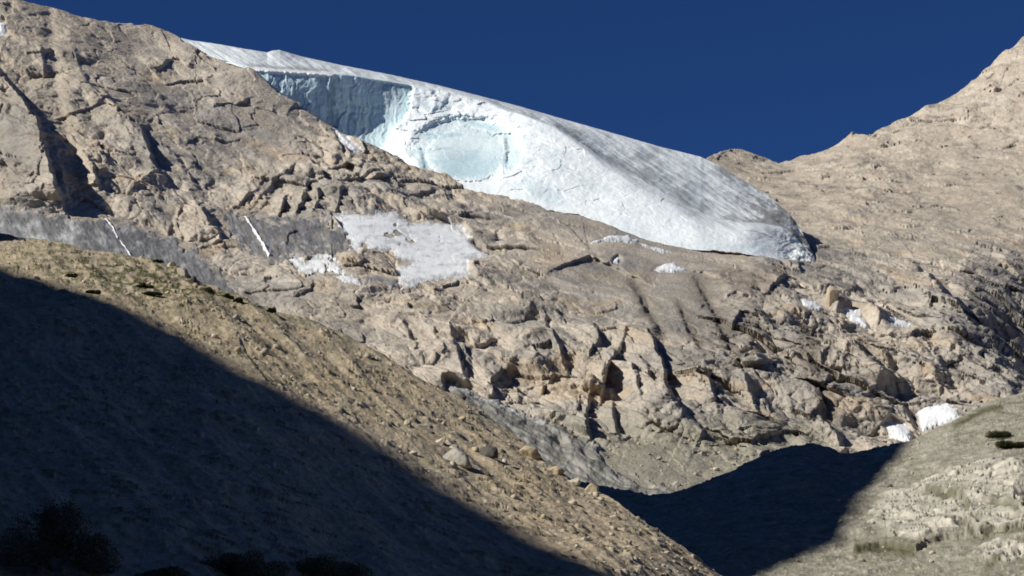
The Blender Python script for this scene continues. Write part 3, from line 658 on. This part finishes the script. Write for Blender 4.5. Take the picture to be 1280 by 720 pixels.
# ---------------------------------------------------------------- left hillside
LH = TPS([(0, 295, 250), (200, 330, 250), (400, 405, 245), (572, 497, 235), (746, 615, 215), (903, 720, 200), (0, 450, 172), (0, 720, 106), (300, 720, 122), (300, 550, 168), (500, 720, 140), (600, 640, 182),
          (760, 720, 166), (-260, 255, 265), (-260, 720, 100), (1000, 790, 190), (800, 800, 150), (0, 850, 80), (500, 850, 105), (-260, 850, 75), (1100, 870, 182), (900, 850, 165)])
def lhill(U, V, col=False):
    Y = LH(U, V); P0 = place(U, V, Y)
    a = P0[..., 0]; b = P0[..., 1] * .6 + P0[..., 2]
    crestd = V - LCREST(U)
    d = 1.1 * fbm(a / 26, b / 22, 1001, 4) * sstep(0, 40, crestd) + .45 * fbm(a / 7, b / 6, 1011, 4)
    f, r, e = facet(a / 1.1 + .5 * fbm(a, b, 3, 2), b / .9, 1021); f2, r2, e2 = facet(a / .45, b / .4, 1041)
    big = sstep(.86, .97, r); sml = sstep(.72, .97, r2)
    d = d + .22 * big * sstep(.0, .5, e) + .07 * sml * sstep(0, .4, e2) + .12 * fbm(a / .8, b / .8, 1051, 3)
    f4, r4, e4 = facet(a / .8 + 9, b / .55, 1071); tus = sstep(.78, .92, r4) * sstep(.02, .2, e4) * sstep(.0, .3, fbm(a / 9, b / 6, 1075, 3) + .18)
    d = d + .16 * tus
    # an eroded scar and rills
    dist, side, t = seg_dist(U, V, [(296, 424), (304, 440), (318, 462), (330, 480)])
    s = side + 3 * fbm(U / 8, V / 8, 5, 3)
    d = d + .45 * np.exp(-np.maximum(s, 0) / 22) * .6 * sstep(-3, 3, s) * np.exp(-np.maximum(dist ** 2 - side ** 2, 0) / 60)
    d = d + .45 * ridged((a + .4 * b) / 6, b / 40, 1061, 3)
    nd = unit(-.5 * unit(P0) + np.array([0.15, -.3, .9]))
    P = P0 + nd * d[..., None]
    if not col: return P, nd
    n1 = fbm(a / 18, b / 12, 1101, 4); n2 = fbm(a / 3, b / 3, 1111, 4)
    soil = np.array([.455, .372, .255]); ochre = np.array([.465, .372, .238]); greyb = np.array([.425, .36, .262]); green = np.array([.20, .20, .10]); stone = np.array([.52, .46, .37])
    c = soil + (greyb - soil) * sstep(-.1, .3, n1 + .6 * n2)[..., None]
    och = np.zeros(U.shape)
    for cx, cy, rx, ry, s in ((335, 440, 34, 28, 1.), (400, 480, 45, 26, .9), (470, 500, 60, 22, .5), (180, 395, 60, 20, .5), (640, 600, 50, 30, .4), (240, 405, 50, 22, .6)):
        och = np.maximum(och, s * np.exp(-(((U - cx) / rx) ** 2 + ((V - cy - .3 * (U - cx)) / ry) ** 2)))
    c = c + (ochre - c) * np.clip(och + .35 * n1, 0, 1)[..., None]
    gr = sstep(.05, .25, fbm(U / 14, V / 4, 1121, 4) + .28 * np.exp(-(((U - 190) / 130) ** 2 + ((V - 352 - .15 * (U - 190)) / 26) ** 2)) - .12) * sstep(640, 200, U)
    c = c + (green - c) * (.7 * gr)[..., None]
    crest_g = np.exp(-(crestd / 13) ** 2) * sstep(220, 300, U) * sstep(560, 400, U) * sstep(-.15, .15, n2)
    c = c + (np.array([.22, .21, .14]) - c) * (.7 * crest_g)[..., None]
    c = c + (stone - c) * (.75 * (big * sstep(.05, .3, e)) + .4 * sml * sstep(.05, .3, e2))[..., None] * .8
    c = c + (np.array([.16, .14, .075]) - c) * (.7 * tus)[..., None]
    c = c * (1 + .3 * fbm(a / .9, b / .9, 1131, 4))[..., None]
    return P, np.clip(c, .02, .9)
us = np.concatenate([np.arange(-260, -10, 5.0), np.arange(-10, 920, 1.0), np.arange(920, 1101, 6.0)])
R = 430
t = np.linspace(0, 1, R)[:, None]
U = np.broadcast_to(us, (R, len(us))).copy(); V = LCREST(us) + (870 - LCREST(us)) * t
P, C = lhill(U, V, True)
back = []
for dy, dz in ((110, -75), (60, -48), (22, -17), (7, -4), (2, -1)):
    q = P[0].copy(); q[:, 1] += dy; q[:, 2] = np.maximum(q[:, 2] + dz, -3); back.append(q)
q = P[-1].copy(); q[:, 1] -= 30; q[:, 2] = -3
Pm = np.concatenate([np.array(back), P, q[None]]); Cm = np.concatenate([np.repeat(C[:1], 5, 0), C, C[-1:]])
tag(grid_obj("hillside", Pm, M_HILL, Cm), kind="structure")

# ---------------------------------------------------------------- right hill
RH = TPS([(380, 640, 400), (600, 558, 440), (757, 608, 425), (847, 615, 412), (920, 586, 418), (1000, 556, 430), (1060, 566, 425), (1136, 551, 425), (1200, 522, 430), (1280, 489, 440), (1560, 380, 460),
          (700, 720, 330), (930, 720, 335), (1100, 650, 368), (1280, 720, 325), (1280, 600, 375), (1560, 720, 330), (1100, 800, 300), (500, 800, 310), (1560, 860, 280), (500, 870, 290), (900, 860, 290)])
CRK = [([(1160, 616), (1192, 618), (1205, 624), (1228, 628)], 1.6, 8), ([(1240, 632), (1260, 638), (1275, 642)], 1.6, 9), ([(1205, 625), (1214, 642), (1208, 668)], 1.4, 8), ([(1070, 688), (1110, 682), (1145, 690), (1180, 676), (1230, 668), (1285, 664)], 1.6, 14),
       ([(1280, 600), (1265, 614), (1266, 630)], 1.5, 7), ([(1110, 640), (1150, 655), (1190, 662)], .9, 9), ([(1180, 590), (1230, 596), (1280, 585)], .8, 10)]
def rhill(U, V, col=False):
    Y = RH(U, V); P0 = place(U, V, Y)
    a = P0[..., 0]; b = P0[..., 1] * .6 + P0[..., 2]
    wa = a + 2 * fbm(a / 8, b / 8, 3, 3); wb = b + 2 * fbm(a / 8, b / 8, 13, 3)
    outc = np.zeros(U.shape)
    for cx, cy, rx, ry in ((1150, 645, 62, 34), (1235, 605, 60, 30), (1260, 650, 50, 28), (1180, 610, 40, 16), (1255, 690, 30, 14)):
        outc = np.maximum(outc, np.exp(-(((U - cx) / rx) ** 2 + ((V - cy) / ry) ** 2) ** 2))
    outc = sstep(.30, .62, outc + .45 * fbm(wa / 7, wb / 4, 2091, 4))
    f1, r1, e1 = facet(wa / 6, wb / 4, 2001); f2, r2, e2 = facet(wa / 2.1, wb / 1.6, 2021); f3, r3, e3 = facet(wa / .8, wb / .65, 2041)
    crestd = V - RCREST(U)
    d = outc * (.7 + .9 * fbm(wa / 9, wb / 6, 2093, 4) - .7 * np.exp(-(facet((wa + 2 * fbm(a / 3, b / 2.4, 2097, 4)) / 7.5, (wb + 1.2 * fbm(a / 3, b / 2, 2099, 4)) / 3.8, 2081)[2] / .09) ** 2)) + .3 * (.4 * f2 + .45 * f3) + 1.2 * fbm(a / 16, b / 14, 2061, 4) * sstep(0, 30, crestd) + .4 * fbm(a / 3, b / 3, 2071, 4)
    st = sstep(.7, .95, r3); d = d + .16 * st * sstep(0, .4, e3)
    for poly, h, wd in CRK:
        dist, side, t = seg_dist(U, V, poly[::-1])
        s = side + 1.6 * fbm(U / 16, V / 9, 8, 2)
        d = d + .8 * h * np.exp(-np.maximum(s, 0) / wd) * sstep(-1.6, 1.6, s) * np.exp(-np.maximum(dist ** 2 - side ** 2, 0) / 40)
    nd = unit(-.5 * unit(P0) + np.array([-.1, -.3, .9]))
    P = P0 + nd * d[..., None]
    if not col: return P, nd
    n1 = fbm(a / 14, b / 10, 2101, 4); n2 = fbm(a / 3, b / 2.4, 2111, 4)
    base = np.array([.275, .256, .198]); pale = np.array([.48, .45, .375]); green = np.array([.085, .085, .04])
    c = base + (np.array([.32, .30, .24]) - base) * sstep(-.1, .3, n1)[..., None]
    fk, rk, ek = facet((wa + 2 * fbm(a / 3, b / 2.4, 2097, 4)) / 7.5, (wb + 1.2 * fbm(a / 3, b / 2, 2099, 4)) / 3.8, 2081)
    c = c + (pale * (1 + .35 * (rk - .5))[..., None] - c) * np.clip(outc * (.9 + .5 * n2) + .35 * st, 0, 1)[..., None]
    c = c + (np.array([.10, .095, .06]) - c) * (outc * .8 * np.exp(-(ek / .07) ** 2) * sstep(-.25, .1, fbm(wa / 9, wb / 6, 2083, 3)))[..., None]
    gz = sstep(.12, .3, n2 + .25 * n1) * (1 - outc) * .35
    for poly, wd, s in [([(1195, 532), (1225, 516), (1250, 508)], 3.0, .9), ([(1072, 688), (1110, 686), (1140, 692)], 4, .9), ([(1200, 620), (1213, 640)], 3, .6), ([(1240, 634), (1272, 644)], 3, .7), ([(1160, 618), (1195, 620)], 3, .7), ([(1230, 672), (1285, 666)], 3, .8), ([(1235, 708), (1250, 698)], 3, .7)]:
        dist, _, _ = seg_dist(U, V, poly); gz = np.maximum(gz, s * np.exp(-((dist + 2.5 * n2) / (wd * 1.5)) ** 2))
    c = c + (green - c) * np.clip(gz, 0, 1)[..., None]
    c = c * (1 + .35 * fbm(a / 1.4, b / .9, 2131, 4) + .25 * (r2 - .5))[..., None]
    return P, np.clip(c, .02, .9)
us = np.concatenate([np.arange(380, 640, 4.0), np.arange(640, 1380, 1.0), np.arange(1380, 1561, 4.0)])
R = 330
t = np.linspace(0, 1, R)[:, None]
U = np.broadcast_to(us, (R, len(us))).copy(); V = RCREST(us) + (880 - RCREST(us)) * t
P, C = rhill(U, V, True)
back = []
for dy, dz in ((120, -80), (50, -38), (18, -12), (6, -3), (2, -.9)):
    q = P[0].copy(); q[:, 1] += dy; q[:, 2] = np.maximum(q[:, 2] + dz, -3); back.append(q)
q = P[-1].copy(); q[:, 1] -= 40; q[:, 2] = -3
Pm = np.concatenate([np.array(back), P, q[None]]); Cm = np.concatenate([np.repeat(C[:1], 5, 0), C, C[-1:]])
tag(grid_obj("hill", Pm, M_HILL, Cm), kind="structure")

# ---------------------------------------------------------------- the high ridge to the left, whose shade lies on both hills
XR = -250.0
def up_sun(p):
    L = (p[0] - XR) / FX
    return (XR, p[1] - FY * L, p[2] + L * math.tan(SUN_EL))
crest = []
for (u, v) in [(-60, 312), (0, 336), (60, 353), (120, 376), (190, 402), (260, 437), (310, 468), (345, 494), (400, 517), (450, 545), (500, 574), (560, 612), (620, 645), (700, 690), (760, 720), (800, 745)]:
    crest.append(up_sun(place(np.array(float(u)), np.array(float(v)), LH(np.array(float(u)), np.array(float(v))))))
for (u, v) in [(930, 722), (985, 700), (1040, 678), (1065, 660), (1075, 635), (1090, 610), (1112, 582), (1138, 552)]:
    crest.append(up_sun(place(np.array(float(u)), np.array(float(v)), RH(np.array(float(u)), np.array(float(v))))))
crest = sorted([(float(y), float(z)) for _, y, z in crest])
print("RIDGE", [(round(y), round(z)) for y, z in crest])
y0, z0 = crest[0]; y1, z1 = crest[-1]
cy = np.array([-700, -300, y0 - 60] + [c_[0] for c_ in crest] + [y1 + 14, y1 + 30, y1 + 60, y1 + 120, y1 + 190])
cz = np.array([150, 230, z0 + 6] + [c_[1] for c_ in crest] + [z1 + 8, z1 - 10, z1 - 90, z1 - 220, 0])
yy = np.arange(-700, y1 + 190, 1.5); zz = np.interp(yy, cy, cz) + 1.6 * fbm(yy / 11, yy * 0, 3001, 5, .6)
zz = np.maximum(zz, 0)
prof = [(320, 0.0), (200, .42), (90, .75), (30, .93), (8, .985), (0, 1.0), (-4, .985), (-14, .9), (-34, .62), (-55, .3), (-72, -.02)]
PR = np.stack([np.stack([XR - px + (1.8 * fbm(yy / 9, yy * 0 + i * 3.3, 3011, 4) * min(1, abs(px) / 10)), yy, zz * f - (3 if f <= 0 else 0)], -1) for i, (px, f) in enumerate(prof)])
tag(grid_obj("mountain_ridge", PR, M_ROCK, np.broadcast_to(np.array([.33, .28, .21]), PR.shape)), kind="structure")

# unseen dark slope added behind the viewpoint to shut out sky light
xx = np.linspace(-420, 2200, 180)
hz = np.interp(xx, [-420, -300, -100, 600, 1500, 2200], [150, 330, 560, 680, 560, 60]) + 25 * fbm(xx / 120, xx * 0, 3101, 4)
prof2 = [(0, -3), (-60, .22), (-140, .5), (-230, .8), (-300, .97), (-330, 1.0), (-420, .8), (-700, -.01)]
PO = np.stack([np.stack([xx, -110 + py + 10 * fbm(xx / 60, xx * 0 + i, 3111, 3), np.maximum(hz * f if f > 0 else 0 * xx - 3, -3)], -1) for i, (py, f) in enumerate(prof2)])
tag(grid_obj("sky_blocking_slope", PO[::-1], M_ROCK, np.broadcast_to(np.array([.07, .07, .05]), PO.shape)), kind="structure")

# ---------------------------------------------------------------- boulders and stones
def rock_mesh(name, seed, col, sx=1, sy=1, sz=1, n=3, cuts=13):
    import bmesh
    bm = bmesh.new(); bmesh.ops.create_icosphere(bm, subdivisions=n + 1, radius=1.0)
    r = np.random.default_rng(seed)
    co = np.array([v.co[:] for v in bm.verts])
    for _ in range(cuts):                                         # flat breaks all around
        d = unit(r.normal(size=3)); k = r.uniform(.42, .8)
        s = co @ d; m = s > k; co[m] -= np.outer(s[m] - k, d) * .9
    co += unit(co) * (.13 * fbm(co[:, 0] * 2.3 + seed, co[:, 1] * 2.3 + co[:, 2] * 1.7, seed, 6, .6))[:, None]
    co *= np.array([sx, sy, sz])
    f = np.array([[v.index for v in fa.verts] for fa in bm.faces]); bm.free()
    c = np.broadcast_to(np.array(col), co.shape) * (1 + .25 * fbm(co[:, 0] * 3, co[:, 1] * 3 + co[:, 2] * 2, seed + 9, 3))[:, None]
    o = raw_mesh(name, co, f.ravel(), 3, M_STONE, c)
    return o
def on(surf, u, v):
    P, nd = surf(np.array([[float(u)]]), np.array([[float(v)]]))
    return P[0, 0]
PALE, GREY, DARK, TAN = (.50, .44, .35), (.36, .34, .30), (.10, .095, .085), (.46, .38, .26)
B = [(lhill, 571, 588, 46, 26, GREY, "broad grey flat-topped boulder at the shadow's edge, the largest on the brown slope"),
     (lhill, 609, 580, 32, 17, DARK, "dark rounded boulder with a long shadow tail on the brown slope"),
     (lhill, 628, 569, 13, 10, DARK, "small dark rock uphill of the dark rounded boulder"),
     (lhill, 549, 562, 18, 13, PALE, "pale boulder just up-left of the broad grey one"),
     (lhill, 567, 570, 16, 12, PALE, "pale block between the broad grey boulder and the dark rounded one"),
     (lhill, 539, 549, 11, 8, DARK, "small dark stone above the two pale blocks near the shadow's edge"),
     (lhill, 509, 537, 13, 10, PALE, "pale stone at the upper end of the boulder cluster"),
     (lhill, 661, 572, 34, 18, TAN, "long tan boulder under the slope's crest where the ice gully begins"),
     (lhill, 694, 594, 26, 18, TAN, "tan crest boulder casting a dark wedge, uphill of the paired ones"),
     (lhill, 719, 607, 20, 13, PALE, "pale crest boulder in the middle of the row beside the gully"),
     (lhill, 738, 616, 26, 14, TAN, "lowest tan boulder of the crest row beside the gully"),
     (lhill, 577, 501, 11, 9, DARK, "small dark knob of rock on the crest at the head of the gully"),
     (lhill, 770, 652, 15, 10, PALE, "pale stone alone on the slope below the crest row"),
     (lhill, 228, 348, 22, 14, PALE, "pale square boulder on the grassy crest at the left"),
     (lhill, 241, 353, 14, 13, DARK, "dark boulder touching the pale square one on the grassy crest"),
     (lhill, 213, 336, 16, 9, TAN, "flat tan boulder on the skyline of the grassy crest"),
     (lhill, 319, 546, 13, 9, PALE, "rounded pale stone alone inside the dark shadow"),
     (lhill, 272, 508, 9, 7, GREY, "small dim stone in the upper part of the shadow"),
     (lhill, 157, 368, 8, 6, PALE, "small bright stone below the grass at the left"),
     (lhill, 30, 304, 7, 6, DARK, "small dark stone close to the crest at the far left"),
     (lhill, 10, 700, 60, 40, GREY, "large dim boulder in the bottom left corner of the shadow"),
     (mtn, 879, 568, 13, 9, GREY, "grey boulder standing on the green-grey valley scree"),
     (mtn, 845, 607, 14, 10, GREY, "boulder at the toe of the grey ice tongue"),
     (rhill, 958, 569, 18, 12, GREY, "knob of rock on the left flank of the shadowed hill's crest"),
     (mtn, 1041, 384, 24, 30, (.45, .36, .25), "ochre boulder standing between two snow patches on the cliff"),
     (rhill, 1114, 611, 10, 7, DARK, "dark stone near the shadow's edge on the right hill")]
for i, (sf, u, v, wp, hp, col, lab) in enumerate(B):
    p = on(sf, u, v); k = p[1] / FPX / CP
    rw = wp * k / 2; rh = hp * k / 2
    o = rock_mesh("boulder", 50 + i, col, rw, rw * .85, rh * 1.25)
    o.location = p + np.array([0, rw * .25, rh * .35]); o.rotation_euler = (random.uniform(-.15, .15), random.uniform(.05, .25), random.uniform(-.4, .4))
    tag(o, lab, "boulder")
# loose stones: one of each shape, then copies
protos = []
for i in range(6):
    o = rock_mesh("stone", 900 + i, [PALE, TAN, GREY, PALE, TAN, (.56, .5, .41)][i], 1, random.uniform(.7, 1), random.uniform(.55, .8), n=1, cuts=8); protos.append(o)
def scatter(n, surf, pick, smin, smax, label, group):
    k = 0; pts = []
    while len(pts) < n:
        u, v = pick()
        if u is not None: pts.append((u, v))
    Ps, _ = surf(np.array([[q[0] for q in pts]], float), np.array([[q[1] for q in pts]], float))
    for j in range(n):
        src = protos[j % len(protos)]
        o = src.copy(); COL.objects.link(o)
        s = smin + (smax - smin) * random.random() ** 3
        o.scale = (s, s, s); p = Ps[0, j]; o.location = (p[0], p[1], p[2] + .3 * s)
        o.rotation_euler = (random.uniform(-.4, .4), random.uniform(-.3, .5), random.uniform(0, 6.3))
        tag(o, label, "stone", group)
SH = lineval([(0, 336), (60, 353), (120, 376), (190, 402), (260, 437), (310, 468), (345, 494), (400, 517), (500, 574), (620, 645), (760, 720), (800, 745)])
def pick_l():
    u = random.uniform(-5, 890); a = LCREST(u) + 4; b = min(SH(u), 720)
    if random.random() < .12: b = min(b + 60, 720)
    if b <= a: return None, None
    v = random.uniform(a, b)
    if random.random() > (b - a) / 90 + .1: return None, None
    return u, v
scatter(190, lhill, pick_l, .14, .55, "small loose pale stone scattered on the brown scree slope", "loose stones on the brown scree slope")
def pick_r():
    u = random.uniform(960, 1285); v = random.uniform(RCREST(u) + 6, 720); return (u, v) if (u - 1080) * .9 + (v - 640) > -40 else (None, None)
scatter(70, rhill, pick_r, .18, .7, "loose grey stone scattered on the sunlit right hill", "loose stones on the right hill")
def pick_v():
    u = random.uniform(720, 950); return u, random.uniform(545, RCREST(u) - 4) if RCREST(u) > 555 else 550
scatter(45, mtn, pick_v, .4, 1.3, "loose stone lying on the green-grey valley scree", "loose stones on the valley scree")
for o in protos: bpy.data.objects.remove(o)

# ---------------------------------------------------------------- shrubs
def shrub(sf, u, v, wp, hp, label, group=None, col=(.055, .065, .025), dens=900, leaf=.16, seed=1):
    p = on(sf, u, v); k = p[1] / FPX / CP; rw = wp * k / 2; h = hp * k; p = p + np.array([0, 0, .08 if sf is rhill else 0])
    r = np.random.default_rng(seed)
    e = empty("shrub", tuple(p - np.array([0, 0, .05])), label, "shrub", group)
    nc = 24 if wp > 50 else 9; cen = np.stack([np.linspace(-.8, .8, nc) * rw + r.normal(0, .1, nc) * rw, r.uniform(-.5, .5, nc) * rw, r.uniform(.1, .8, nc) * h * (1 - .5 * np.abs(np.linspace(-1, 1, nc)))], 1); rad = r.uniform(.14, .34, nc) if wp > 50 else r.uniform(.28, .5, nc)
    which = r.integers(0, nc, dens); d = unit(r.normal(size=(dens, 3))); rr = r.uniform(.2, 1.35, dens) ** .6
    c0 = cen[which] + d * (rad[which] * rr)[:, None] * np.array([rw, rw * .8, h])
    c0[:, 2] = np.maximum(c0[:, 2], .04)
    L = leaf * r.uniform(.6, 1.4, dens); t1 = unit(r.normal(size=(dens, 3))); t2 = unit(np.cross(t1, r.normal(size=(dens, 3))))
    Vv = np.stack([c0 - t1 * L[:, None], c0 + t2 * (L * .45)[:, None], c0 + t1 * L[:, None], c0 - t2 * (L * .45)[:, None]], 1).reshape(-1, 3)
    cc = np.repeat(np.array(col) * r.uniform(.6, 1.5, dens)[:, None], 4, 0)
    raw_mesh("crown", Vv, np.arange(dens * 4), 4, M_LEAF, cc, e, smooth=False)
    # stems
    vs, fs = [], []
    for j in range(6):
        tip = cen[j]; b0 = np.array([r.uniform(-.1, .1) * rw, r.uniform(-.1, .1) * rw, -.2]); w0 = max(.02, .03 * rw)
        for ring, (q, ww) in enumerate(((b0, w0), ((b0 + tip) / 2 + r.normal(size=3) * .05 * rw, w0 * .7), (tip, w0 * .3))):
            for s in range(5):
                an = s * 2 * math.pi / 5; vs.append(q + np.array([math.cos(an) * ww, math.sin(an) * ww, 0]))
        base = j * 15
        for ring in range(2):
            for s in range(5): fs += [base + ring * 5 + s, base + ring * 5 + (s + 1) % 5, base + (ring + 1) * 5 + (s + 1) % 5, base + (ring + 1) * 5 + s]
    raw_mesh("stem", np.array(vs), fs, 4, M_BARK, None, e)
    return e
SHR = [(lhill, 196, 330, 13, 6, "low dark shrub on the skyline left of the flat tan boulder"), (lhill, 259, 367, 16, 7, "dark shrub on the crest just downhill of the dark boulder"),
       (lhill, 285, 374, 13, 7, "dark round shrub on the crest, second downhill of the dark boulder"), (lhill, 298, 381, 10, 6, "small shrub on the crest, third downhill of the dark boulder"),
       (lhill, 338, 392, 12, 6, "low shrub alone on the lower crest"), (lhill, 180, 364, 15, 5, "flat shrub in the middle of the green turf on the left slope"),
       (lhill, 190, 373, 20, 5, "wide flat shrub under the green turf on the left slope"), (lhill, 115, 372, 17, 6, "dark shrub right at the shadow's edge on the left slope"), (lhill, 88, 347, 12, 5, "small dark shrub near the shadow at the far left of the slope"),
       (rhill, 1253, 545, 36, 9, "upper of two dark green mats of shrub on the right hill"), (rhill, 1264, 562, 34, 10, "lower of two dark green mats of shrub on the right hill"),
       (lhill, 72, 712, 150, 92, "big dark bush in the bottom left of the shadow, the tallest shrub"), (lhill, 300, 722, 105, 36, "bush at the bottom edge of the shadow, middle of the dark row"),
       (lhill, 400, 726, 110, 26, "spreading bush at the bottom edge, right end of the dark row"), (lhill, 208, 726, 70, 18, "low bush at the bottom edge, left end of the dark row")]
for i, (sf, u, v, wp, hp, lab) in enumerate(SHR):
    big = wp > 50
    shrub(sf, u, v, wp, hp, lab, None, (.035, .038, .014) if not big else (.21, .21, .15), 22000 if big else 4500, .07 if big else (.13 if sf is rhill else .06), 70 + i)

# ---------------------------------------------------------------- turf on the left slope
n = 9000
r = np.random.default_rng(77)
uu = r.normal(190, 85, n * 3); vv = 352 + .15 * (uu - 190) + r.normal(0, 17, n * 3)
m = (vv > LCREST(uu) + 3) & (uu > 0) & (fbm(uu / 14, vv / 4, 1121, 4) > -.02)
uu, vv = uu[m][:n], vv[m][:n]; n = len(uu)
Pt, _ = lhill(uu[None], vv[None]); Pt = Pt[0]
ang = r.uniform(0, 6.28, n); hgt = r.uniform(.06, .17, n); wd = .05
dx = np.stack([np.cos(ang), np.sin(ang), 0 * ang], 1) * wd; tipo = np.stack([r.normal(0, .05, n), r.normal(0, .05, n), hgt], 1)
Vv = np.stack([Pt - dx, Pt + dx, Pt + tipo], 1).reshape(-1, 3)
cc = np.repeat(np.array([.13, .135, .055]) * r.uniform(.6, 1.5, n)[:, None], 3, 0)
tag(raw_mesh("grass", Vv, np.arange(n * 3), 3, M_LEAF, cc, None, False), "sparse dull green turf on the crest of the brown slope", "grass", kind="stuff")
